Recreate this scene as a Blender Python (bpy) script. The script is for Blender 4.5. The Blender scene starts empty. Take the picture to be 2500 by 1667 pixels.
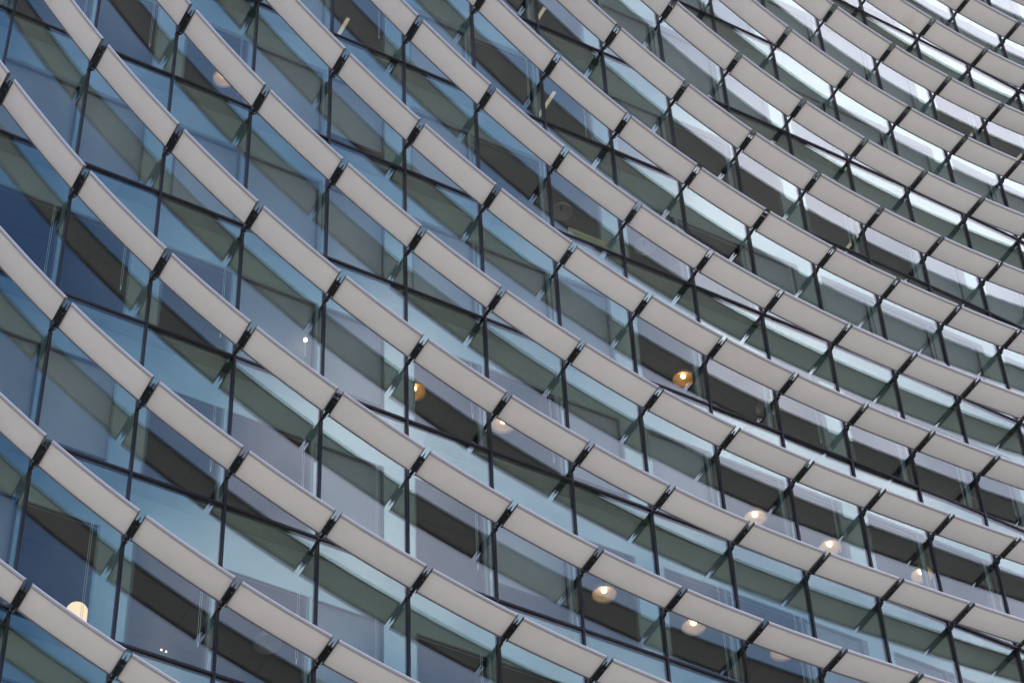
import bpy, math, random
import numpy as np
from mathutils import Vector, Matrix

# ---------------------------------------------------------------- tuning values
SKY_A, SKY_B, SKY_C, SKY_GAIN = 2.0, 0.3, 0.40, 2.1
CLOUDS = [((0.475, -0.429, 0.768), 0.06, -0.22), ((0.586, -0.337, 0.737), 0.035, -0.22), ((0.700, -0.247, 0.671), 0.045, -0.22),
          ((0.561, -0.427, 0.709), 0.065, 0.32), ((0.618, -0.367, 0.695), 0.06, 0.15), ((0.495, -0.464, 0.734), 0.03, 0.12),
          ((0.576, -0.105, 0.811), 0.12, 0.20)]
SUN = 2.0
PANEL_COL, PANEL_TR = (0.785, 0.75, 0.665), 0.5
WALL_COL = (0.25, 0.24, 0.225)
BLIND_COL = (0.30, 0.26, 0.25)
CEIL_COL = (0.055, 0.044, 0.045)
GROUND_COL = (0.34, 0.32, 0.30)
GLASS_TINT, GLASS_R = (0.80, 0.87, 0.835), 0.045
SPANDREL_R = 0.13

# ---------------------------------------------------------------- camera, sky, sun, exposure
SC = bpy.context.scene
COL = SC.collection
EYE = 1.6
PITCH, ROLL, FPX = 0.860, -0.054, 6.509 / 2.5
ct, st = math.cos(PITCH), math.sin(PITCH)
cr, sr = math.cos(ROLL), math.sin(ROLL)
FW = Vector((0, ct, st))
_rt, _up = Vector((1, 0, 0)), Vector((0, -st, ct))
RT = _rt * cr + _up * sr
UP = _up * cr - _rt * sr
cd = bpy.data.cameras.new('camera')
cam = bpy.data.objects.new('camera', cd)
COL.objects.link(cam)
m = Matrix((RT, UP, -FW)).transposed().to_4x4()
m.translation = Vector((0, 0, EYE))
cam.matrix_world = m
cd.sensor_width = 36
cd.lens = FPX * 36
cd.clip_start = 0.5
cd.clip_end = 2000
SC.camera = cam
SC.view_settings.view_transform = 'Standard'
SC.view_settings.look = 'None'
SC.view_settings.exposure = 0
SC.view_settings.gamma = 1
try:
    SC.cycles.transparent_max_bounces = 24
    SC.cycles.max_bounces = 10
except Exception:
    pass

SUN_EL, SUN_AZ = math.radians(48), math.atan2(-0.75, -0.66)
wd = bpy.data.worlds.new('World')
SC.world = wd
wd.use_nodes = True
nt = wd.node_tree
nt.nodes.clear()


def N_(t, ty, **kw):
    n = t.nodes.new(ty)
    for k, v in kw.items():
        setattr(n, k, v)
    return n


def mth(t, op, a, b=None, c=None, clamp=False):
    n = t.nodes.new('ShaderNodeMath')
    n.operation = op
    n.use_clamp = clamp
    for i, v in enumerate((a, b, c)):
        if v is None:
            continue
        if isinstance(v, (int, float)):
            n.inputs[i].default_value = v
        else:
            t.links.new(v, n.inputs[i])
    return n.outputs[0]


out = N_(nt, 'ShaderNodeOutputWorld')
bg = N_(nt, 'ShaderNodeBackground')
bg.inputs[1].default_value = 1.0
sky = N_(nt, 'ShaderNodeTexSky', sky_type='NISHITA', sun_disc=False)
sky.sun_elevation = SUN_EL
sky.sun_rotation = SUN_AZ
bgs = N_(nt, 'ShaderNodeBackground')
bgs.inputs[1].default_value = 0.09
nt.links.new(sky.outputs[0], bgs.inputs[0])
tc = N_(nt, 'ShaderNodeTexCoord')


def dotv(v):
    n = N_(nt, 'ShaderNodeVectorMath', operation='DOT_PRODUCT')
    nt.links.new(tc.outputs['Generated'], n.inputs[0])
    n.inputs[1].default_value = v
    return n.outputs['Value']


ns = N_(nt, 'ShaderNodeTexNoise')
ns.inputs['Scale'].default_value = 9.0
ns.inputs['Detail'].default_value = 5.0
ns.inputs['Roughness'].default_value = 0.5
nt.links.new(tc.outputs['Generated'], ns.inputs['Vector'])
ns2 = N_(nt, 'ShaderNodeTexNoise')
ns2.inputs['Scale'].default_value = 3.5
ns2.inputs['Detail'].default_value = 3.0
mp = N_(nt, 'ShaderNodeMapping')
mp.inputs['Location'].default_value = (1.7, 0.4, 2.2)
nt.links.new(tc.outputs['Generated'], mp.inputs[0])
nt.links.new(mp.outputs[0], ns2.inputs['Vector'])
# the cloud bank lies to one side of the sky, breaking up into blue
bank = mth(nt, 'ADD', mth(nt, 'MULTIPLY', dotv((0.47, 0.883, 0.0)), SKY_A), mth(nt, 'MULTIPLY', dotv((-0.669, 0.356, 0.652)), SKY_B))
bank = mth(nt, 'ADD', bank, SKY_C)
br = mth(nt, 'ADD', mth(nt, 'MULTIPLY', mth(nt, 'SUBTRACT', ns.outputs[0], 0.5), 1.1), mth(nt, 'MULTIPLY', mth(nt, 'SUBTRACT', ns2.outputs[0], 0.5), 0.9))


def bank_at(d, width, amount):
    """a soft cloud (amount > 0) or a gap of clear sky (amount < 0) about direction d."""
    L = math.sqrt(sum(v * v for v in d))
    k = mth(nt, 'SUBTRACT', 1.0, dotv(tuple(v / L for v in d)))
    return mth(nt, 'MULTIPLY', mth(nt, 'EXPONENT', mth(nt, 'MULTIPLY', k, -2.0 / width ** 2)), amount)


for d, wdt, am in CLOUDS:
    bank = mth(nt, 'ADD', bank, bank_at(d, wdt, am))
cover = mth(nt, 'ADD', bank, br, clamp=True)
ramp = N_(nt, 'ShaderNodeValToRGB')
e = ramp.color_ramp.elements
e[0].position = 0.0
e[0].color = (0.13, 0.25, 0.55, 1)
e[1].position = 1.0
e[1].color = (2.1, 2.02, 2.35, 1)
for pos, c in ((0.33, (0.43, 0.60, 0.96, 1)), (0.62, (1.09, 1.14, 1.47, 1))):
    q = e.new(pos)
    q.color = c
nt.links.new(cover, ramp.inputs[0])
bgc = N_(nt, 'ShaderNodeBackground')
nt.links.new(ramp.outputs[0], bgc.inputs[0])
bgc.inputs[1].default_value = SKY_GAIN
mx = N_(nt, 'ShaderNodeMixShader')
mx.inputs[0].default_value = 0.88
nt.links.new(bgs.outputs[0], mx.inputs[1])
nt.links.new(bgc.outputs[0], mx.inputs[2])
nt.links.new(mx.outputs[0], out.inputs[0])

sd = bpy.data.lights.new('sun', 'SUN')
sd.energy = SUN
sd.angle = math.radians(20)
sd.color = (1.0, 0.95, 0.88)
so = bpy.data.objects.new('sun', sd)
COL.objects.link(so)
sdir = Vector((math.sin(SUN_AZ) * math.cos(SUN_EL), math.cos(SUN_AZ) * math.cos(SUN_EL), math.sin(SUN_EL)))
so.rotation_euler = sdir.to_track_quat('Z', 'Y').to_euler()
so.location = (-20, -20, 60)


# ---------------------------------------------------------------- materials
def mat(name, col, rough=0.5, metal=0.0, spec=0.5, noise=None, trans=0.0, emit=None):
    """principled material; noise = (scale, amount, stretch) varies the colour with wear."""
    M = bpy.data.materials.new(name)
    M.use_nodes = True
    t = M.node_tree
    b = t.nodes['Principled BSDF']
    b.inputs['Base Color'].default_value = (*col, 1)
    b.inputs['Roughness'].default_value = rough
    b.inputs['Metallic'].default_value = metal
    b.inputs['Specular IOR Level'].default_value = spec
    if noise:
        sc_, am, stv = noise
        tcn = N_(t, 'ShaderNodeTexCoord')
        mpn = N_(t, 'ShaderNodeMapping')
        mpn.inputs['Scale'].default_value = stv
        t.links.new(tcn.outputs['Object'], mpn.inputs[0])
        oi = N_(t, 'ShaderNodeObjectInfo')
        ad = N_(t, 'ShaderNodeVectorMath', operation='ADD')
        t.links.new(mpn.outputs[0], ad.inputs[0])
        cb = N_(t, 'ShaderNodeCombineXYZ')
        r10 = mth(t, 'MULTIPLY', oi.outputs['Random'], 37.0)
        t.links.new(r10, cb.inputs[0])
        t.links.new(cb.outputs[0], ad.inputs[1])
        nn = N_(t, 'ShaderNodeTexNoise')
        nn.inputs['Scale'].default_value = sc_
        nn.inputs['Detail'].default_value = 6
        t.links.new(ad.outputs[0], nn.inputs['Vector'])
        f = mth(t, 'ADD', mth(t, 'MULTIPLY', mth(t, 'SUBTRACT', nn.outputs[0], 0.5), am), 1.0)
        n2 = N_(t, 'ShaderNodeTexNoise')                       # finer rain marks and dust
        n2.inputs['Scale'].default_value = sc_ * 7
        n2.inputs['Detail'].default_value = 4
        t.links.new(ad.outputs[0], n2.inputs['Vector'])
        f = mth(t, 'ADD', f, mth(t, 'MULTIPLY', mth(t, 'SUBTRACT', n2.outputs[0], 0.5), am * 0.6))
        f = mth(t, 'ADD', f, mth(t, 'MULTIPLY', mth(t, 'SUBTRACT', oi.outputs['Random'], 0.5), am * 0.5))
        vm = N_(t, 'ShaderNodeVectorMath', operation='SCALE')
        vm.inputs[0].default_value = col
        t.links.new(f, vm.inputs['Scale'])
        t.links.new(vm.outputs[0], b.inputs['Base Color'])
        rr = mth(t, 'ADD', mth(t, 'MULTIPLY', mth(t, 'SUBTRACT', nn.outputs[0], 0.5), 0.25), rough)
        t.links.new(rr, b.inputs['Roughness'])
    if trans:
        tr = N_(t, 'ShaderNodeBsdfTranslucent')
        tr.inputs[0].default_value = (*col, 1)
        ms = N_(t, 'ShaderNodeMixShader')
        ms.inputs[0].default_value = trans
        o = t.nodes['Material Output']
        t.links.new(b.outputs[0], ms.inputs[1])
        t.links.new(tr.outputs[0], ms.inputs[2])
        t.links.new(ms.outputs[0], o.inputs[0])
    if emit:
        b.inputs['Emission Color'].default_value = (*emit[0], 1)
        b.inputs['Emission Strength'].default_value = emit[1]
    return M


def stain(M, centre, radius, colour):
    """a copy of M with one blotch of dirt at a fixed place on the panel (object space)."""
    S = M.copy()
    t = S.node_tree
    b = t.nodes['Principled BSDF']
    src = b.inputs['Base Color'].links[0].from_socket
    tcn = N_(t, 'ShaderNodeTexCoord')
    dv = N_(t, 'ShaderNodeVectorMath', operation='DISTANCE')
    t.links.new(tcn.outputs['Object'], dv.inputs[0])
    dv.inputs[1].default_value = centre
    nn = N_(t, 'ShaderNodeTexNoise')
    nn.inputs['Scale'].default_value = 14
    t.links.new(tcn.outputs['Object'], nn.inputs['Vector'])
    d = mth(t, 'DIVIDE', dv.outputs['Value'], radius)
    f = mth(t, 'SUBTRACT', mth(t, 'ADD', 1.0, mth(t, 'MULTIPLY', mth(t, 'SUBTRACT', nn.outputs[0], 0.5), 1.6)), d, clamp=True)
    mxn = N_(t, 'ShaderNodeMix', data_type='RGBA')
    t.links.new(f, mxn.inputs[0])
    t.links.new(src, mxn.inputs[6])
    mxn.inputs[7].default_value = (*colour, 1)
    t.links.new(mxn.outputs[2], b.inputs['Base Color'])
    return S


M_panel = mat('louver_fabric_white', PANEL_COL, 0.55, noise=(2.6, 0.15, (1, 1, 1)), trans=PANEL_TR)
M_rust = stain(M_panel, (1.15, 0.35, -0.35), 0.26, (0.66, 0.50, 0.38))
M_chalk = stain(M_panel, (0.55, 0.1, -0.2), 0.4, (0.92, 0.9, 0.86))
M_rail = mat('louver_rail_grey', (0.42, 0.405, 0.385), 0.42, 0.12, noise=(1.5, 0.06, (1, 1, 1)))
M_rail2 = mat('louver_inner_edge', (0.16, 0.15, 0.14), 0.45, 0.2, noise=(9, 0.2, (1, 1, 1)))
M_cap = mat('end_cap_dark', (0.055, 0.053, 0.048), 0.45, noise=(12, 0.3, (1, 1, 1)))
M_brk = mat('bracket_black', (0.020, 0.020, 0.019), 0.5, 0.2, noise=(20, 0.5, (1, 1, 1)))
M_brk2 = mat('bracket_block', (0.035, 0.034, 0.032), 0.4, 0.3, noise=(20, 0.5, (1, 1, 1)))
M_bolt = mat('bolt_steel', (0.6, 0.6, 0.6), 0.3, 0.9)
M_mul = mat('mullion_black', (0.022, 0.019, 0.021), 0.5, 0.0, 0.35, noise=(1.5, 0.4, (1, 1, .3)))
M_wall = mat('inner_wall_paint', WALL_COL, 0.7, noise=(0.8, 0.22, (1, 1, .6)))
M_blind = mat('blind_grey', BLIND_COL, 0.8, noise=(1.1, 0.18, (1, 1, .4)))
M_frame = mat('window_frame_dark', (0.05, 0.05, 0.05), 0.4)
M_cord = mat('cord_pale', (0.75, 0.75, 0.7), 0.5)
M_slab = mat('slab_dark', (0.13, 0.125, 0.12), 0.8, noise=(1.2, 0.3, (1, 1, 1)))
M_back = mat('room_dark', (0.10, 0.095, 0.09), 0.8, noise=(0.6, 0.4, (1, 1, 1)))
M_shade = mat('lamp_shade_cream', (0.62, 0.48, 0.38), 0.35, trans=0.3)
M_gold = mat('lamp_shade_gold', (0.60, 0.34, 0.10), 0.3, 0.2, trans=0.3)
M_bulb = mat('bulb_lit', (1, 1, 1), emit=((1.0, 0.70, 0.42), 14.0))
M_bulbd = mat('bulb_dim', (1, 1, 1), emit=((1.0, 0.66, 0.42), 4.0))
M_tube = mat('tube_lit', (0.9, 0.85, 0.6), emit=((1.0, 0.74, 0.50), 0.5))
M_tlamp = mat('table_lamp_shade', (0.9, 0.8, 0.6), emit=((1.0, 0.62, 0.38), 1.5))
M_yel = mat('notice_yellow', (0.42, 0.33, 0.12), 0.6, noise=(5, 0.3, (1, 1, 1)))
M_ink = mat('notice_ink', (0.05, 0.045, 0.03), 0.6)


def glass_mat():
    M = bpy.data.materials.new('facade_glass')
    M.use_nodes = True
    t = M.node_tree
    t.nodes.clear()
    o = N_(t, 'ShaderNodeOutputMaterial')
    tr = N_(t, 'ShaderNodeBsdfTransparent')
    tr.inputs[0].default_value = (*GLASS_TINT, 1)
    gl = N_(t, 'ShaderNodeBsdfGlossy')
    gl.inputs['Roughness'].default_value = 0.0
    gl.inputs[0].default_value = (0.97, 0.98, 1.0, 1)
    lw = N_(t, 'ShaderNodeLayerWeight')
    f3 = mth(t, 'POWER', lw.outputs['Facing'], 3.5)
    f = mth(t, 'ADD', mth(t, 'MULTIPLY', f3, 0.42), GLASS_R, clamp=True)
    # slight roller-wave of toughened panes
    tcn = N_(t, 'ShaderNodeTexCoord')
    oi = N_(t, 'ShaderNodeObjectInfo')
    cb = N_(t, 'ShaderNodeCombineXYZ')
    t.links.new(mth(t, 'MULTIPLY', oi.outputs['Random'], 50.0), cb.inputs[2])
    ad = N_(t, 'ShaderNodeVectorMath', operation='ADD')
    t.links.new(tcn.outputs['Object'], ad.inputs[0])
    t.links.new(cb.outputs[0], ad.inputs[1])
    nn = N_(t, 'ShaderNodeTexNoise')
    nn.inputs['Scale'].default_value = 0.55
    nn.inputs['Detail'].default_value = 1.0
    t.links.new(ad.outputs[0], nn.inputs['Vector'])
    wv = N_(t, 'ShaderNodeVectorMath', operation='SUBTRACT')
    t.links.new(nn.outputs['Color'], wv.inputs[0])
    wv.inputs[1].default_value = (0.5, 0.5, 0.5)
    ws = N_(t, 'ShaderNodeVectorMath', operation='SCALE')
    t.links.new(wv.outputs[0], ws.inputs[0])
    ws.inputs['Scale'].default_value = 0.012
    geo = N_(t, 'ShaderNodeNewGeometry')
    wa = N_(t, 'ShaderNodeVectorMath', operation='ADD')
    t.links.new(geo.outputs['Normal'], wa.inputs[0])
    t.links.new(ws.outputs[0], wa.inputs[1])
    wn = N_(t, 'ShaderNodeVectorMath', operation='NORMALIZE')
    t.links.new(wa.outputs[0], wn.inputs[0])
    t.links.new(wn.outputs[0], gl.inputs['Normal'])
    ms = N_(t, 'ShaderNodeMixShader')
    t.links.new(f, ms.inputs[0])
    t.links.new(tr.outputs[0], ms.inputs[1])
    t.links.new(gl.outputs[0], ms.inputs[2])
    t.links.new(ms.outputs[0], o.inputs[0])
    return M


M_glass = glass_mat()


def spandrel_mat():
    M = bpy.data.materials.new('spandrel_coated_glass')
    M.use_nodes = True
    t = M.node_tree
    t.nodes.clear()
    o = N_(t, 'ShaderNodeOutputMaterial')
    tr = N_(t, 'ShaderNodeBsdfTransparent')
    tr.inputs[0].default_value = (0.9, 0.93, 0.92, 1)
    gl = N_(t, 'ShaderNodeBsdfGlossy')
    gl.inputs['Roughness'].default_value = 0.012
    gl.inputs[0].default_value = (0.97, 0.98, 0.97, 1)
    ms = N_(t, 'ShaderNodeMixShader')
    ms.inputs[0].default_value = SPANDREL_R
    t.links.new(tr.outputs[0], ms.inputs[1])
    t.links.new(gl.outputs[0], ms.inputs[2])
    t.links.new(ms.outputs[0], o.inputs[0])
    return M


M_spand = spandrel_mat()


def tiled(name, col, joint, sx, sy, rotz, rough, jw=0.012):
    M = bpy.data.materials.new(name)
    M.use_nodes = True
    t = M.node_tree
    b = t.nodes['Principled BSDF']
    tcn = N_(t, 'ShaderNodeTexCoord')
    mpn = N_(t, 'ShaderNodeMapping')
    mpn.inputs['Rotation'].default_value = (0, 0, -rotz)
    t.links.new(tcn.outputs['Object'], mpn.inputs[0])
    bk = N_(t, 'ShaderNodeTexBrick')
    bk.offset = 0.0
    bk.inputs['Scale'].default_value = 1.0
    bk.inputs['Brick Width'].default_value = sx
    bk.inputs['Row Height'].default_value = sy
    bk.inputs['Mortar Size'].default_value = jw
    bk.inputs['Mortar Smooth'].default_value = 0.1
    c2 = tuple(min(1, v * 1.12) for v in col)
    bk.inputs['Color1'].default_value = (*col, 1)
    bk.inputs['Color2'].default_value = (*c2, 1)
    bk.inputs['Mortar'].default_value = (*joint, 1)
    t.links.new(mpn.outputs[0], bk.inputs['Vector'])
    t.links.new(bk.outputs['Color'], b.inputs['Base Color'])
    b.inputs['Roughness'].default_value = rough
    return M


HEAD = math.radians(31)
M_ceil = tiled('ceiling_charcoal', CEIL_COL, (0.02, 0.02, 0.02), 1.62, 1.2, HEAD, 0.7)
M_ground = tiled('plaza_paving', GROUND_COL, (0.2, 0.2, 0.19), 1.2, 0.6, 0.3, 0.8)

# plan of the mullion lines (metres), and the height of each louver row at each mullion
COLX = [-14.218, -12.866, -11.514, -10.162, -8.81, -7.458, -6.08, -4.695, -3.286, -1.885, -0.471, 0.937, 2.337, 3.738, 5.128, 6.514, 7.884, 9.249, 10.624, 11.978, 13.321, 14.663, 16.006, 17.348, 18.691]
COLY = [23.796, 24.596, 25.396, 26.196, 26.996, 27.796, 28.613, 29.435, 30.272, 31.1, 31.935, 32.762, 33.585, 34.414, 35.243, 36.078, 36.915, 37.762, 38.633, 39.51, 40.398, 41.286, 42.174, 43.063, 43.951]
ZTAB = [
[118.67, 110.66, 102.99, 95.65, 88.64, 81.97, 75.63, 69.64, 64.0, 58.71, 53.79, 49.24, 45.06, 41.27, 37.87, 34.86, 32.26, 30.07, 28.3, 26.96, 26.06, 25.61, 25.61, 26.07, 26.99],
[108.79, 101.28, 94.08, 87.21, 80.65, 74.41, 68.5, 62.92, 57.66, 52.75, 48.19, 43.98, 40.14, 36.68, 33.61, 30.93, 28.64, 26.76, 25.3, 24.24, 23.61, 23.39, 23.6, 24.22, 25.26],
[99.27, 92.22, 85.48, 79.05, 72.92, 67.1, 61.59, 56.4, 51.53, 46.99, 42.78, 38.91, 35.41, 32.27, 29.51, 27.14, 25.16, 23.58, 22.39, 21.6, 21.2, 21.18, 21.55, 22.3, 23.43],
[90.12, 83.5, 77.19, 71.17, 65.45, 60.03, 54.91, 50.1, 45.6, 41.42, 37.56, 34.04, 30.85, 28.03, 25.57, 23.5, 21.81, 20.51, 19.58, 19.03, 18.83, 18.98, 19.48, 20.31, 21.48],
[81.33, 75.12, 69.2, 63.57, 58.23, 53.19, 48.45, 44.01, 39.87, 36.05, 32.54, 29.34, 26.48, 23.96, 21.8, 20.0, 18.59, 17.55, 16.87, 16.53, 16.5, 16.78, 17.37, 18.26, 19.44],
[72.9, 67.06, 61.51, 56.25, 51.28, 46.6, 42.22, 38.14, 34.35, 30.87, 27.7, 24.84, 22.29, 20.07, 18.19, 16.66, 15.5, 14.71, 14.26, 14.1, 14.21, 14.59, 15.23, 16.14, 17.3],
[64.84, 59.33, 54.12, 49.21, 44.58, 40.26, 36.23, 32.49, 29.04, 25.9, 23.05, 20.51, 18.28, 16.35, 14.75, 13.48, 12.56, 12.0, 11.74, 11.73, 11.95, 12.39, 13.06, 13.95, 15.08],
[57.14, 51.94, 47.04, 42.45, 38.15, 34.16, 30.46, 27.06, 23.95, 21.13, 18.6, 16.36, 14.43, 12.79, 11.46, 10.46, 9.77, 9.4, 9.3, 9.4, 9.69, 10.17, 10.84, 11.71, 12.78],
[49.79, 44.87, 40.27, 35.97, 31.99, 28.32, 24.94, 21.87, 19.08, 16.57, 14.34, 12.4, 10.75, 9.39, 8.33, 7.58, 7.11, 6.91, 6.92, 7.09, 7.43, 7.92, 8.58, 9.41, 10.41],
[42.78, 38.12, 33.79, 29.79, 26.11, 22.74, 19.67, 16.91, 14.43, 12.23, 10.3, 8.63, 7.25, 6.16, 5.36, 4.85, 4.57, 4.49, 4.56, 4.78, 5.14, 5.64, 6.28, 7.06, 7.99],
[36.09, 31.69, 27.63, 23.9, 20.5, 17.43, 14.66, 12.2, 10.03, 8.13, 6.48, 5.08, 3.96, 3.13, 2.57, 2.24, 2.1, 2.11, 2.23, 2.47, 2.84, 3.32, 3.93, 4.67, 5.52],
[29.7, 25.57, 21.77, 18.31, 15.19, 12.4, 9.93, 7.76, 5.88, 4.26, 2.89, 1.77, 0.91, 0.3, -0.07, -0.26, -0.31, -0.25, -0.1, 0.15, 0.51, 0.98, 1.55, 2.23, 3.01],
[23.6, 19.74, 16.22, 13.03, 10.18, 7.66, 5.47, 3.59, 2.0, 0.66, -0.44, -1.31, -1.95, -2.38, -2.61, -2.7, -2.68, -2.6, -2.43, -2.18, -1.83, -1.39, -0.86, -0.24, 0.47],
[17.75, 14.2, 10.96, 8.05, 5.47, 3.22, 1.32, -0.28, -1.59, -2.67, -3.53, -4.2, -4.68, -4.96, -5.09, -5.1, -5.04, -4.93, -4.76, -4.5, -4.18, -3.77, -3.29, -2.74, -2.11],
[12.15, 8.92, 5.99, 3.38, 1.07, -0.91, -2.53, -3.84, -4.9, -5.76, -6.44, -6.94, -7.29, -7.47, -7.51, -7.47, -7.38, -7.25, -7.07, -6.83, -6.53, -6.17, -5.74, -5.26, -4.72],
[6.78, 3.89, 1.29, -1.01, -3.01, -4.72, -6.08, -7.14, -7.99, -8.67, -9.19, -9.57, -9.8, -9.89, -9.88, -9.8, -9.69, -9.55, -9.37, -9.15, -8.88, -8.57, -8.21, -7.81, -7.36],
[1.62, -0.9, -3.15, -5.12, -6.83, -8.24, -9.35, -10.21, -10.9, -11.42, -11.81, -12.06, -12.2, -12.23, -12.19, -12.1, -11.98, -11.83, -11.66, -11.46, -11.24, -10.98, -10.69, -10.36, -10.01],
[-3.32, -5.45, -7.33, -8.98, -10.37, -11.5, -12.4, -13.1, -13.63, -14.02, -14.28, -14.44, -14.51, -14.5, -14.45, -14.36, -14.24, -14.1, -13.95, -13.78, -13.6, -13.4, -13.18, -12.94, -12.67],
[-8.04, -9.76, -11.26, -12.56, -13.65, -14.53, -15.23, -15.77, -16.17, -16.45, -16.62, -16.71, -16.73, -16.71, -16.65, -16.57, -16.47, -16.35, -16.23, -16.1, -15.97, -15.83, -15.68, -15.52, -15.35],
[-12.55, -13.82, -14.93, -15.88, -16.68, -17.33, -17.84, -18.24, -18.53, -18.71, -18.82, -18.87, -18.88, -18.85, -18.8, -18.74, -18.67, -18.59, -18.51, -18.43, -18.35, -18.27, -18.19, -18.11, -18.04],
[-16.84, -17.65, -18.35, -18.96, -19.47, -19.89, -20.23, -20.5, -20.69, -20.81, -20.89, -20.93, -20.93, -20.92, -20.9, -20.88, -20.85, -20.82, -20.78, -20.76, -20.74, -20.72, -20.72, -20.72, -20.73],
[-20.91, -21.23, -21.52, -21.78, -22.01, -22.22, -22.39, -22.54, -22.66, -22.75, -22.82, -22.87, -22.9, -22.93, -22.95, -22.98, -23.0, -23.02, -23.05, -23.09, -23.14, -23.19, -23.26, -23.34, -23.43],
[-24.75, -24.57, -24.44, -24.36, -24.31, -24.31, -24.33, -24.38, -24.44, -24.52, -24.61, -24.7, -24.79, -24.87, -24.95, -25.04, -25.12, -25.22, -25.31, -25.42, -25.54, -25.67, -25.81, -25.97, -26.14]
]

UMIN, RMIN = -4, -14
Z0 = 41.392 + EYE
FH = 3.6
NCOL = len(COLX)


# ---------------------------------------------------------------- facade frame
def cubic(a, x):
    i = int(math.floor(x))
    i = max(0, min(len(a) - 2, i))
    f = x - i
    p1, p2 = a[i], a[i + 1]
    p0 = a[i - 1] if i > 0 else 2 * p1 - p2
    p3 = a[i + 2] if i + 2 < len(a) else 2 * p2 - p1
    return p1 + 0.5 * f * (p2 - p0 + f * (2 * p0 - 5 * p1 + 4 * p2 - p3 + f * (3 * (p1 - p2) + p3 - p0)))


def colp(i):
    return Vector((COLX[i - UMIN], COLY[i - UMIN], 0))


def bayframe(i):
    a, b = colp(i), colp(i + 1)
    t = (b - a).normalized()
    return a, t, Vector((t.y, -t.x, 0)), (b - a).length


def B(i, s, n, z):
    """point in bay i: s = 0..1 across, n = metres outward from the glass, z = above floor line 0."""
    a, t, nn, L = bayframe(i)
    return a + t * (s * L) + nn * n + Vector((0, 0, Z0 + z))


def zl(u, r):
    return cubic(ZTAB[int(r) - RMIN], u - UMIN)


def lpt(u, r):
    x = u - UMIN
    return Vector((cubic(COLX, x), cubic(COLY, x), Z0 + zl(u, r)))


def lframe(u, r):
    h = 0.02
    T = (lpt(u + h, r) - lpt(u - h, r)).normalized()
    n = Vector((T.y, -T.x, 0)).normalized()
    w = n.cross(T)
    if w.z < 0:
        w = -w
    return lpt(u, r), T, n, w


def proj(p):
    v = p - Vector((0, 0, EYE))
    d = v.dot(FW)
    return 0.5 + FPX * v.dot(RT) / d, 0.5 * 682 / 1024 - FPX * v.dot(UP) / d  # both in image widths


def inframe(p, mg=0.0):
    x, y = proj(p)
    return -mg <= x <= 1 + mg and -mg <= y <= 0.666 + mg


# ---------------------------------------------------------------- mesh builder
class MB:
    def __init__(s):
        s.v, s.f, s.mi, s.sm = [], [], [], []

    def add(s, vs, fs, mi=0, smooth=False):
        o = len(s.v)
        s.v += [tuple(v) for v in vs]
        s.f += [tuple(o + i for i in f) for f in fs]
        s.mi += [mi] * len(fs)
        s.sm += [smooth] * len(fs)

    def box(s, o, a, b, c, mi=0):
        """box with corner o and edge vectors a, b, c."""
        vs = [o, o + a, o + a + b, o + b, o + c, o + a + c, o + a + b + c, o + b + c]
        fs = [(0, 3, 2, 1), (4, 5, 6, 7), (0, 1, 5, 4), (1, 2, 6, 5), (2, 3, 7, 6), (3, 0, 4, 7)]
        if a.cross(b).dot(c) < 0:
            fs = [f[::-1] for f in fs]
        s.add(vs, fs, mi)

    def loft(s, rings, mi=0, smooth=False, caps=True):
        k = len(rings[0])
        vs = [p for r in rings for p in r]
        fs = []
        for j in range(len(rings) - 1):
            for i in range(k):
                fs.append((j * k + i, j * k + (i + 1) % k, (j + 1) * k + (i + 1) % k, (j + 1) * k + i))
        s.add(vs, fs, mi, smooth)
        if caps:
            s.add(rings[0], [tuple(range(k))[::-1]], mi)
            s.add(rings[-1], [tuple(range(k))], mi)

    def cyl(s, p, q, r, n=10, mi=0, smooth=True):
        d = (q - p).normalized()
        x = d.orthogonal().normalized()
        y = d.cross(x)
        R = [[c + x * (r * math.cos(2 * math.pi * i / n)) + y * (r * math.sin(2 * math.pi * i / n)) for i in range(n)] for c in (p, q)]
        s.loft(R, mi, smooth)

    def build(s, name, mats, parent=None, origin=Vector((0, 0, 0))):
        me = bpy.data.meshes.new(name)
        me.from_pydata([(v[0] - origin.x, v[1] - origin.y, v[2] - origin.z) for v in s.v], [], s.f)
        if not isinstance(mats, (list, tuple)):
            mats = [mats]
        for M in mats:
            me.materials.append(M)
        me.polygons.foreach_set('material_index', s.mi)
        me.polygons.foreach_set('use_smooth', s.sm)
        me.update()
        o = bpy.data.objects.new(name, me)
        COL.objects.link(o)
        if parent is not None:
            o.parent = parent
        else:
            o.location = origin
        return o


def empty(name, loc, label, cat, group=None):
    o = bpy.data.objects.new(name, None)
    o.empty_display_size = 0.2
    o.location = loc
    COL.objects.link(o)
    o['label'] = label
    o['category'] = cat
    if group:
        o['group'] = group
    return o


def place(o, c):
    """a sub-part whose mesh is in world coordinates minus the thing's origin"""
    o.location = c


# ---------------------------------------------------------------- ground
g = MB()
g.add([Vector((-700, -700, 0)), Vector((700, -700, 0)), Vector((700, 700, 0)), Vector((-700, 700, 0))], [(0, 1, 2, 3)])
go = g.build('ground', M_ground)
go['kind'] = 'structure'

# ---------------------------------------------------------------- the glass building
U0, U1 = -3, 19          # bays modelled in full
K0, K1 = -7, 5           # floors: k counts down from floor line 0
BO = B(8, 0, 0, 0)
BO.z = 0
bld = empty('glass_office_building', BO, 'curtain walled office building of blue green glass with black mullions behind the louvers', 'building')
ZT, ZB = -FH * K0, -FH * (K1 + 1)
CEIL = -1.02             # ceiling below each floor line

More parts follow.
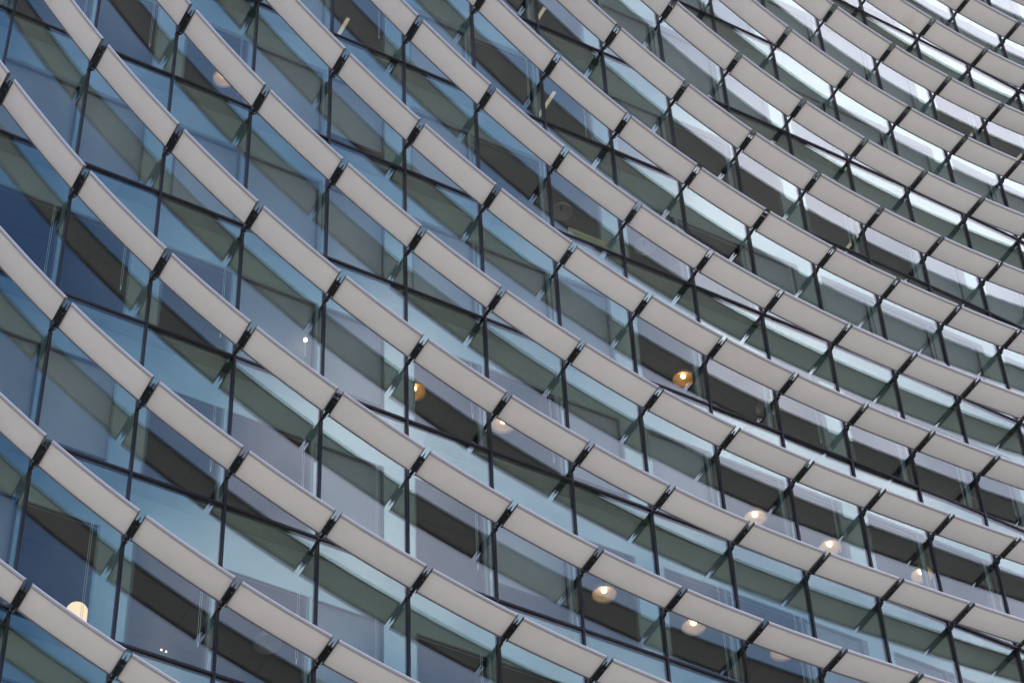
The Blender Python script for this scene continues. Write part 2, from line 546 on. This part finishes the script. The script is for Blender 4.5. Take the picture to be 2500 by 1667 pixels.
OPEN = {(-1, 0): None}
for k, cols in {-5: 'MN', -4: 'OPQ', -3: 'GH', -2: 'EGHJKLM', -1: 'ABCEGHIJ', 0: 'IJKLMN', 1: 'ABCFGJKLMN', 2: 'CDFGHIJ', 3: 'BCDFG'}.items():
    for c in cols:
        OPEN[(ord(c) - 65, k)] = 0.0
OPEN[(4, -1)] = 0.72
OPEN[(6, 2)] = 0.70
OPEN[(10, 1)] = 0.0
OPEN[(4, 1)] = 0.8
OPEN[(13, -5)] = 0.6
OPEN.pop((-1, 0))

rnd = random.Random(5)
wins = []
for k in range(K0, K1 + 1):
    for i in range(U0, U1):
        cs = [proj(B(i, s, 0, -FH * k + z)) for s in (0, 1) for z in (0, -FH)]
        x0, x1 = max(0, min(c[0] for c in cs)), min(1, max(c[0] for c in cs))
        y0, y1 = max(0, min(c[1] for c in cs)), min(0.666, max(c[1] for c in cs))
        area = max(0, x1 - x0) * max(0, y1 - y0)
        wins.append((area, k, i))
wins.sort(key=lambda w: (-w[0], w[1], w[2]))


def window_meshes(k, i):
    """the five meshes of one window bay"""
    z = -FH * k
    zt, zb = z + CEIL, z - FH + 0.06
    a, t, n, L = bayframe(i)
    # structural columns stand behind every third mullion; elsewhere only a slim inner bar
    sN = (0.29 if i % 3 == 2 else 0.032) / L
    hN = 1 - (0.29 if (i + 1) % 3 == 2 else 0.032) / L
    up = Vector((0, 0, 1))
    w = MB()
    D0, D1 = -0.33, -0.42
    dd = n * (D1 - D0)
    w.box(B(i, 0.0, D0, zt), t * L, dd, up * (-CEIL - 0.10))                 # lintel
    w.box(B(i, 0.0, D0, zb), t * (L * sN), dd, up * (zt - zb))               # left pier
    w.box(B(i, hN, D0, zb), t * (L * (1 - hN)), dd, up * (zt - zb))          # right pier
    gl = MB()
    jit = [n * rnd.uniform(-0.006, 0.006) for _ in range(3)]          # no pane sits perfectly true
    jit.append(jit[0] + jit[2] - jit[1])
    q = [B(i, 0.0, -0.012, z - FH + 0.03), B(i, 1.0, -0.012, z - FH + 0.03), B(i, 1.0, -0.012, z - 0.03), B(i, 0.0, -0.012, z - 0.03)]
    q = [p_ + j_ for p_, j_ in zip(q, jit)]
    gl.loft([[p_ + n * -0.022 for p_ in q][::-1], q[::-1]])
    sp = MB()                                        # coated glass in front of the slab edge and the columns
    pl = 0.16 if i % 3 == 2 else 0.0
    pr = 0.42 if (i + 1) % 3 == 2 else 0.10
    sp.box(B(i, 0.0, -0.042, z - 1.33) , t * L, n * -0.004, up * 1.29)
    sp.box(B(i, 1.0, -0.042, z - FH + 0.04) - t * pr, t * pr, n * -0.004, up * (FH - 1.332 - 0.04))
    if pl:
        sp.box(B(i, 0.0, -0.042, z - FH + 0.04), t * pl, n * -0.004, up * (FH - 1.332 - 0.04))
    fr = MB()
    f = 0.032
    x0, x1 = sN * L - f, hN * L + f
    for (sx, sz, wx, wz) in ((sN * L, zt - f, (hN - sN) * L, f), (sN * L, zb + f, f, zt - zb - 2 * f), (hN * L - f, zb + f, f, zt - zb - 2 * f), (sN * L, zb, (hN - sN) * L, f)):
        fr.box(a + t * sx + n * (D0 + 0.012) + up * (Z0 + sz), t * wx, n * (-0.05), up * wz)
    bl = MB()
    drop = OPEN.get((i, k), 1.0)
    if (i, k) not in OPEN and rnd.random() < 0.35:
        drop = rnd.uniform(0.72, 0.96)
    if drop > 0:
        zbl = zt - f - drop * (zt - zb - 2 * f)
        bl.box(B(i, sN, -0.375, zbl) + t * f, t * ((hN - sN) * L - 2 * f), n * (-0.012), up * (zt - f - zbl - 0.002))
        bl.box(B(i, sN, -0.365, zbl - 0.03) + t * f, t * ((hN - sN) * L - 2 * f), n * (-0.03), up * 0.028, 1)
    cd_ = MB()
    ln = rnd.uniform(1.3, 2.3)
    sc_ = hN - 0.10
    for dx in (0.0, 0.03):
        cd_.cyl(B(i, sc_, -0.29, zt - 0.02) + t * dx, B(i, sc_, -0.29, zt - ln) + t * dx, 0.0032, 6)
    cd_.cyl(B(i, sc_, -0.29, zt - ln) + t * 0.015, B(i, sc_, -0.29, zt - ln - 0.09) + t * 0.015, 0.010, 8)
    return w, gl, fr, bl, cd_, sp


crnd = random.Random(11)


def drop_of(i, k):
    return OPEN.get((i, k), 1.0)


rest = MB()
for q, (area, k, i) in enumerate(wins):
    w, gl, fr, bl, cd_, sp = window_meshes(k, i)
    c = B(i, 0.5, 0, -FH * (k + 0.5))
    if q < 100:
        wo = w.build('window', M_wall, bld, c)
        wo.location = c - BO
        gl.build('glass_pane', M_glass, wo, c)
        sp.build('spandrel_glass', M_spand, wo, c)
        fr.build('window_frame', M_frame, wo, c)
        if bl.f:
            bl.build('roller_blind', [M_blind, M_frame], wo, c)
        if crnd.random() < (0.6 if (i, k) in OPEN and drop_of(i, k) < 0.5 else 0.15):
            cd_.build('blind_cord', M_cord, wo, c)
    else:
        for src, mi in ((w, 0), (gl, 1), (fr, 2), (sp, 4), (bl, None)):
            rest.add(src.v, src.f, 0)
            for j in range(len(src.f)):
                rest.mi[-len(src.f) + j] = mi if mi is not None else (3 if src.mi[j] == 0 else 2)
ro = rest.build('window', [M_wall, M_glass, M_frame, M_blind, M_spand], bld, BO)
ro['kind'] = 'stuff'

up = Vector((0, 0, 1))
for i in range(U0, U1 + 1):                      # mullions
    a, t, n, L = bayframe(min(i, U1 - 1))
    if i > U0:
        n = (n + bayframe(i - 1)[2]).normalized()
        t = Vector((-n.y, n.x, 0))
    p = colp(i) + up * (Z0 + ZB)
    mb = MB()
    H_ = ZT - ZB
    mb.box(p - t * 0.021 - n * 0.085, t * 0.042, n * 0.087, up * H_)
    mb.box(p - t * 0.019 + n * 0.002, t * 0.014, n * 0.018, up * H_)
    mb.box(p + t * 0.005 + n * 0.002, t * 0.014, n * 0.018, up * H_)
    c = p.copy()
    o = mb.build('mullion', M_mul, bld, c)
    o.location = c - BO

for k in range(K0, K1 + 2):                      # transoms, slabs and ceilings
    z = -FH * k
    tr, sl, ce = MB(), MB(), MB()
    for i in range(U0, U1):
        a, t, n, L = bayframe(i)
        m0 = 0.022
        tr.box(B(i, 0, -0.085, z - 0.025) + t * m0, t * (L - 2 * m0), n * 0.087, up * 0.050)
        tr.box(B(i, 0, 0.002, z + 0.005) + t * m0, t * (L - 2 * m0), n * 0.014, up * 0.016)
        tr.box(B(i, 0, 0.002, z - 0.021) + t * m0, t * (L - 2 * m0), n * 0.014, up * 0.016)
        sl.box(B(i, 0, -0.090, z - 0.09), t * L, n * -0.237, up * 0.16)
        sl.box(B(i, 0, -0.425, z - 0.35), t * L, n * -7.0, up * 0.40)
        ce.box(B(i, 0, -0.424, z + CEIL), t * L, n * -6.9, up * 0.05)
    c = B(8, 0, 0, z)
    for mbx, nm, M in ((tr, 'transom', M_mul), (sl, 'floor_slab', M_slab), (ce, 'ceiling', M_ceil)):
        o = mbx.build(nm, M, bld, c)
        o.location = c - BO
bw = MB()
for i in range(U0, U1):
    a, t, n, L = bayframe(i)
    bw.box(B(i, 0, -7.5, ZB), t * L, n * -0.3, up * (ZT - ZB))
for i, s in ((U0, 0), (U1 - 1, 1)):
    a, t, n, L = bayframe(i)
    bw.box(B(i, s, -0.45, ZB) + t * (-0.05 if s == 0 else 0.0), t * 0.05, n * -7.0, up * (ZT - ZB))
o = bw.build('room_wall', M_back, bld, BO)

# plainer storeys below, above and to both sides, out of the picture
M_far = mat('spandrel_glass', (0.05, 0.07, 0.08), 0.08, 0.0, 0.8)
ow = MB()
a, t, n, L = bayframe(U0)
b_, t2, n2, L2 = bayframe(U1 - 1)
P0, P1 = colp(U0), colp(U1)
tt = (P1 - P0).normalized()
nn_ = Vector((tt.y, -tt.x, 0))
zlo, zhi = Z0 + ZB, Z0 + ZT
zroof = zhi + 8
ow.box(P0 - tt * 14 - nn_ * 0.25, tt * 13.9, nn_ * -8, up * zroof)
ow.box(P1 + tt * 0.1 - nn_ * 0.25, tt * 20, nn_ * -8, up * zroof)
ow.box(P0 - tt * 0.1 - nn_ * 0.25, (P1 - P0) + tt * 0.2, nn_ * -8, up * (zlo - 0.1))
ow.box(P0 - tt * 0.1 - nn_ * 0.25 + up * (zhi + 0.1), (P1 - P0) + tt * 0.2, nn_ * -8, up * (zroof - zhi - 0.1))
ow.build('outer_wall', M_far, bld, BO)

# ---------------------------------------------------------------- louvers
GAP = 0.037
N0, N1 = 0.14, 0.745          # inner and outer edge of a louver, from the glass


def ring(u, r, prof):
    P, T, n, w = lframe(u, r)
    return [P + n * a + w * b for a, b in prof]


PR_PANEL = [(0.166, 0.014), (0.680, 0.014), (0.680, 0.062), (0.166, 0.062)]
PR_OUT = [(0.7105 + 0.0345 * math.cos(a), 0.016 + 0.031 * math.sin(a)) for a in [2 * math.pi * j / 14 for j in range(14)]]
PR_IN = [(0.155 + 0.0145 * math.cos(a), 0.012 + 0.020 * math.sin(a)) for a in [2 * math.pi * j / 8 for j in range(8)]]


def ordn(k):
    W = ['first', 'second', 'third', 'fourth', 'fifth', 'sixth', 'seventh', 'eighth', 'ninth', 'tenth', 'eleventh', 'twelfth', 'thirteenth', 'fourteenth', 'fifteenth', 'sixteenth', 'seventeenth', 'eighteenth']
    return W[k]


def louver(i, r, label, group, mpanel):
    c = lpt(i, r)
    root = empty('sun_louver', c, label, 'louver', group)
    S = [i + GAP + (1 - 2 * GAP) * j / 8 for j in range(9)]
    mb = MB()
    mb.loft([ring(u, r, PR_PANEL) for u in S])
    mb.build('louver_panel', mpanel, root, c)
    mb = MB()
    mb.loft([ring(u, r, PR_OUT) for u in S], smooth=True)
    mb.build('outer_rail', M_rail, root, c)
    mb = MB()
    mb.loft([ring(u, r, PR_IN) for u in S], smooth=True)
    mb.build('inner_rail', M_rail2, root, c)
    for u, sg in ((S[0], -1), (S[-1], 1)):
        P, T, n, w = lframe(u, r)
        T = T * sg
        prof = [(N0 - .004, -.010), (N0 + .01, -.018), (N1 - .016, -.019), (N1 - .004, -.008), (N1 + .001, .016), (N1 - .008, .050), (N0 + .01, .05), (N0 - .004, .04)]
        mb = MB()
        mb.loft([[P + n * a + w * b + T * d for a, b in (prof if sg < 0 else prof[::-1])] for d in (0.0005, 0.014)])
        mb.build('end_cap', M_cap, root, c)
    # bracket in the joint on the left
    P, T, n, w = lframe(i, r)
    gw = (lpt(i + GAP, r) - lpt(i - GAP, r)).length - 0.030
    h = gw / 2 - 0.002
    mb = MB()
    mb.box(P + n * 0.20 - T * h + w * 0.006, n * 0.335, T * (2 * h), w * 0.03)
    mb.box(P + n * 0.055 - T * (h * 0.66) + w * 0.002, n * 0.145, T * (h * 1.32), w * 0.042)
    for j in range(6):                                    # ladder of cast blocks on the underside
        x = 0.10 + j * 0.070
        hw = h * (0.55 if x < 0.18 else 0.86)
        for sg in (-1, 1):
            mb.box(P + n * x + T * (sg * hw * 0.54 - hw * 0.36) + w * (-0.008 - 0.004 * (j % 2)), n * 0.050, T * (hw * 0.72), w * 0.0135, 1)
    mb.box(P + n * 0.09 - T * 0.006 - w * 0.014, n * 0.40, T * 0.012, w * 0.018)
    for x, y in ((0.115, 0.55), (0.175, -0.62), (0.46, 0.5)):
        q = P + n * x + T * (h * y)
        mb.cyl(q - w * 0.006, q - w * 0.018, 0.0085, 7, 2)
    br_ = mb.build('bracket', [M_brk, M_brk2, M_bolt], root, c)
    mb = MB()                                             # single prong reaching out between the panels
    mb.loft([[P + n * x + T * (sx * hh) + w * (sw * 0.016 + 0.02) for sx, sw in ((-1, -1), (1, -1), (1, 1), (-1, 1))] for x, hh in ((0.536, 0.011), (0.60, 0.009), (0.645, 0.002))])
    mb.build('prong', M_brk, br_, c)
    mb = MB()
    mb.cyl(P + n * 0.068 - w * 0.035 , P + n * 0.068 + w * 0.055, 0.033, 12)
    mb.box(P + n * 0.02 - T * 0.022 - w * 0.07, n * 0.045, T * 0.044, w * 0.09)
    mb.build('hinge', M_brk, br_, c)
    return root


rows = {}
for r in range(-14, 8):
    for i in range(U0, U1):
        pts = [proj(lpt(i + d, r)) for d in (0, 0.5, 1)] + [proj(lframe(i + d, r)[0] + lframe(i + d, r)[2] * 0.74) for d in (0.04, 0.96)]
        z = zl(i + 0.5, r)
        if not (ZB + 0.5 < z < ZT - 0.5):
            continue
        vis = any(0.004 < x < 0.996 and 0.004 < y < 0.662 for x, y in pts)
        near = any(-0.10 < x < 1.10 and -0.09 < y < 0.756 for x, y in pts)
        if vis or near:
            rows.setdefault(r, []).append((i, vis))
visrows = [r for r in sorted(rows) if any(v for _, v in rows[r])]
nl = 0
for r in sorted(rows):
    seen = 0
    for i, vis in rows[r]:
        slope = abs(zl(i + 1, r) - zl(i, r))
        adj = 'steep' if slope > 0.95 else ('tilted' if slope > 0.22 else 'level')
        mp_ = M_panel
        if vis:
            label = '%s pale louver panel, %s from left in the %s louver row from top right corner' % (adj, ordn(seen), ordn(visrows.index(r)))
            group = 'louver panels on the facade'
            seen += 1
            if (i, r) == (13, -9):
                mp_ = M_rust
                label = 'pale louver panel with an orange rust stain, near the top right corner'
            if (i, r) == (10, -1):
                mp_ = M_chalk
                label = 'level pale louver panel with faint chalky white smears, lower right of the picture'
        else:
            label = 'pale louver panel lying just past the edge of the picture'
            group = 'louver panels past the picture edge'
        louver(i, r, label, group, mp_)
        nl += 1
print('LOUVERS', nl, {r: sum(v for _, v in rows[r]) for r in rows})

# ---------------------------------------------------------------- lamps inside


def BU(u, n, z):
    i = int(math.floor(u))
    return B(i, u - i, n, z)


def pendant(u, dep, k, kind, label):
    z = -FH * k - 1.20
    c = BU(u, -dep, z)
    lit = kind in ('lit', 'gold')
    root = empty('pendant_lamp', c, label, 'ceiling lamp', 'dome pendant lamps inside the offices')
    sh = MB()
    prof = [(0.035, 0.145), (0.07, 0.142), (0.13, 0.122), (0.18, 0.085), (0.215, 0.03), (0.228, -0.04), (0.224, -0.041), (0.21, 0.028), (0.175, 0.078), (0.125, 0.114), (0.065, 0.134), (0.035, 0.136)]
    K = 28
    rings = [[c + Vector((a * math.cos(2 * math.pi * j / K), a * math.sin(2 * math.pi * j / K), b - 0.06)) for a, b in prof] for j in range(K)]
    n_ = len(prof)
    vs = [p for rr in rings for p in rr]
    fs = []
    for j in range(K):
        for q in range(n_ - 1):
            fs.append((j * n_ + q, j * n_ + q + 1, ((j + 1) % K) * n_ + q + 1, ((j + 1) % K) * n_ + q))
    sh.add(vs, fs, 0, True)
    sh.build('lamp_shade', M_gold if kind == 'gold' else M_shade, root, c)
    bb = MB()
    R = 0.050 if lit else 0.03
    rg = []
    for q in range(1, 8):
        a = math.pi * q / 8
        rg.append([c + Vector((R * math.sin(a) * math.cos(2 * math.pi * j / 12), R * math.sin(a) * math.sin(2 * math.pi * j / 12), 0.01 - R * math.cos(a))) for j in range(12)])
    bb.loft(rg, smooth=True)
    bb.build('bulb', M_bulb if lit else M_frame, root, c)
    cd2 = MB()
    cd2.cyl(c + up * 0.080, c + up * (0.19 + 0.0), 0.006, 6)
    cd2.cyl(c + up * 0.078, c + up * 0.1, 0.036, 12)
    cd2.build('cord', M_frame, root, c)


for a in [
    (9.26, 1.34, 0, 'gold', 'lit golden dome pendant lamp against the dark ceiling right of centre'),
    (5.46, 1.20, 1, 'gold', 'golden dome pendant lamp cut off by a window edge, left of centre'),
    (6.59, 1.19, 1, 'lit', 'lit white dome pendant lamp just below the centre, touching a louver edge'),
    (7.74, 1.14, 2, 'lit', 'lit dome pendant lamp half gold half white, low in the bottom middle'),
    (8.89, 1.16, 2, 'lit', 'lit pale dome pendant lamp under a louver edge, bottom right of middle'),
    (10.01, 1.04, 2, 'lit', 'faint pale dome pendant lamp at the very bottom, right of middle'),
    (12.34, 1.02, 1, 'lit', 'lit dome pendant lamp on two cords, rightmost of the lit pendants'),
    (9.98, 1.18, 1, 'lit', 'lit white dome pendant lamp right of the joint between two louvers, lower right'),
    (8.91, 1.26, 1, 'lit', 'lit pendant lamp peeping above a louver joint, lower right of centre'),
    (11.06, 1.21, 1, 'lit', 'half hidden lit pendant lamp between two louver panels, lower right'),
    (10.12, 1.16, -1, 'dim', 'faint pendant dome under a louver edge, right of centre upper half'),
    (8.80, 1.11, -1, 'dim', 'faint half hidden pendant dome on pale reflection, just right of centre'),
    (2.90, 1.16, -1, 'lit', 'orange tinged pendant dome half hidden by a louver, upper left'),
    (3.86, 1.35, 3, 'unlit', 'unlit dome pendant lamp in the dark window at the bottom left'),
    (7.56, 1.08, -1, 'unlit', 'dark unlit pendant dome in the black window above the yellow notice'),
    (10.45, 1.25, 0, 'unlit', 'unlit dark pendant dome in the bay right of the golden lamp'),
    (13.76, 1.6, 0, 'unlit', 'unlit dark pendant dome near the right edge of the picture'),
]:
    pendant(*a)


def tube(u, d0, d1, k, label):
    z = -FH * k - 1.10
    p, q = BU(u, -d0, z), BU(u, -d1, z)
    c = (p + q) / 2
    root = empty('tube_light', c, label, 'ceiling lamp', 'fluorescent tube lights on the office ceilings')
    ax = (q - p).normalized()
    side = ax.cross(up)
    mb = MB()
    mb.box(p - side * 0.05 + up * 0.025, q - p, side * 0.10, up * 0.045)
    mb.build('light_housing', M_frame, root, c)
    mb = MB()
    mb.loft([[x + side * (0.042 * math.cos(a)) + up * (0.024 + 0.03 * math.sin(a)) for a in [math.pi + math.pi * j / 6 for j in range(7)]] for x in (p + ax * .02, q - ax * .02)], smooth=False)
    mb.build('diffuser', M_tube, root, c)


for a in [
    (4.52, 1.05, 2.3, -2, 'pale yellow tube light in the upper left, crossing a dark window edge'),
    (7.51, 0.95, 2.2, -3, 'yellow tube light at the top edge, left of the middle louvers'),
    (7.48, 0.74, 2.0, -2, 'long yellow tube light behind a mullion, upper middle'),
    (12.52, 1.05, 2.3, -2, 'yellow tube light in a dark window strip, upper right'),
    (15.53, 0.95, 2.2, -4, 'short dull tube light seen in the far right, left of its twin'),
    (16.47, 0.95, 2.2, -4, 'short dull tube light nearest the right edge of the picture'),
]:
    tube(*a)

# small things in the rooms
c = BU(3.84, -0.20, -FH * 1 - 2.27)
root = empty('bare_bulb_lamp', c, 'small bare glowing bulb on a thin white rod beside a mullion, left of centre', 'ceiling lamp')
mb = MB()
mb.cyl(c, c + up * 0.05, 0.03, 10)
mb.build('bulb', M_bulb, root, c)
mb = MB()
mb.cyl(c - up * 0.02, c - up * 0.42, 0.012, 8)
mb.cyl(c + up * 0.052, c + up * 0.17, 0.005, 6)
mb.build('rod', M_cord, root, c)

c = BU(1.83, -1.05, -FH * 3 - 2.51)
root = empty('table_lamp', c, 'glowing cream drum lamp shade behind the glass at the bottom left', 'lamp')
mb = MB()
K = 24
mb.loft([[c + Vector((rr * math.cos(2 * math.pi * j / K), rr * math.sin(2 * math.pi * j / K), zz)) for j in range(K)] for rr, zz in ((0.17, 0.0), (0.17, 0.26), (0.165, 0.32), (0.14, 0.37), (0.08, 0.40), (0.02, 0.405))], smooth=True)
mb.build('lamp_shade', M_tlamp, root, c)
mb = MB()
mb.cyl(c - up * 0.001, c - up * 0.80, 0.02, 10)
mb.cyl(c - up * 0.80, c - up * 0.83, 0.12, 16)
mb.build('lamp_base', M_frame, root, c)

c = BU(2.72, -1.0, -FH * 3 - 2.50)
root = empty('twin_bulb_lamp', c, 'tiny twin bulb lamp glowing pinkish at the bottom left window edge', 'lamp')
mb = MB()
a, t, n, L = bayframe(2)
mb.cyl(c - t * 0.04, c - t * 0.04 + up * 0.03, 0.014, 8)
mb.cyl(c + t * 0.04, c + t * 0.04 + up * 0.025, 0.014, 8)
mb.build('bulb', M_bulbd, root, c)
mb = MB()
mb.cyl(c - t * 0.07 - up * 0.015, c + t * 0.07 - up * 0.015, 0.01, 8)
mb.cyl(c - up * 0.03, c - up * 0.5, 0.012, 8)
mb.build('lamp_base', M_frame, root, c)

a, t, n, L = bayframe(7)
c = B(7, 0.33, -0.29, -FH * -1 - 3.10)
root = empty('notice_strip', c, 'dull yellow notice strip with a line of small dark print above a transom', 'sign')
mb = MB()
mb.box(c, t * (0.60 * L), n * -0.012, up * 0.2)
mb.build('board', M_yel, root, c)
mb = MB()
rr = random.Random(3)
x = 0.10
while x < 0.46 * L:
    wv = rr.uniform(0.010, 0.024)
    if rr.random() > 0.15:
        mb.box(c + t * x + n * 0.001 + up * 0.070, t * wv, n * 0.002, up * rr.uniform(0.018, 0.03))
    x += wv + 0.009
mb.build('print', M_ink, root, c)
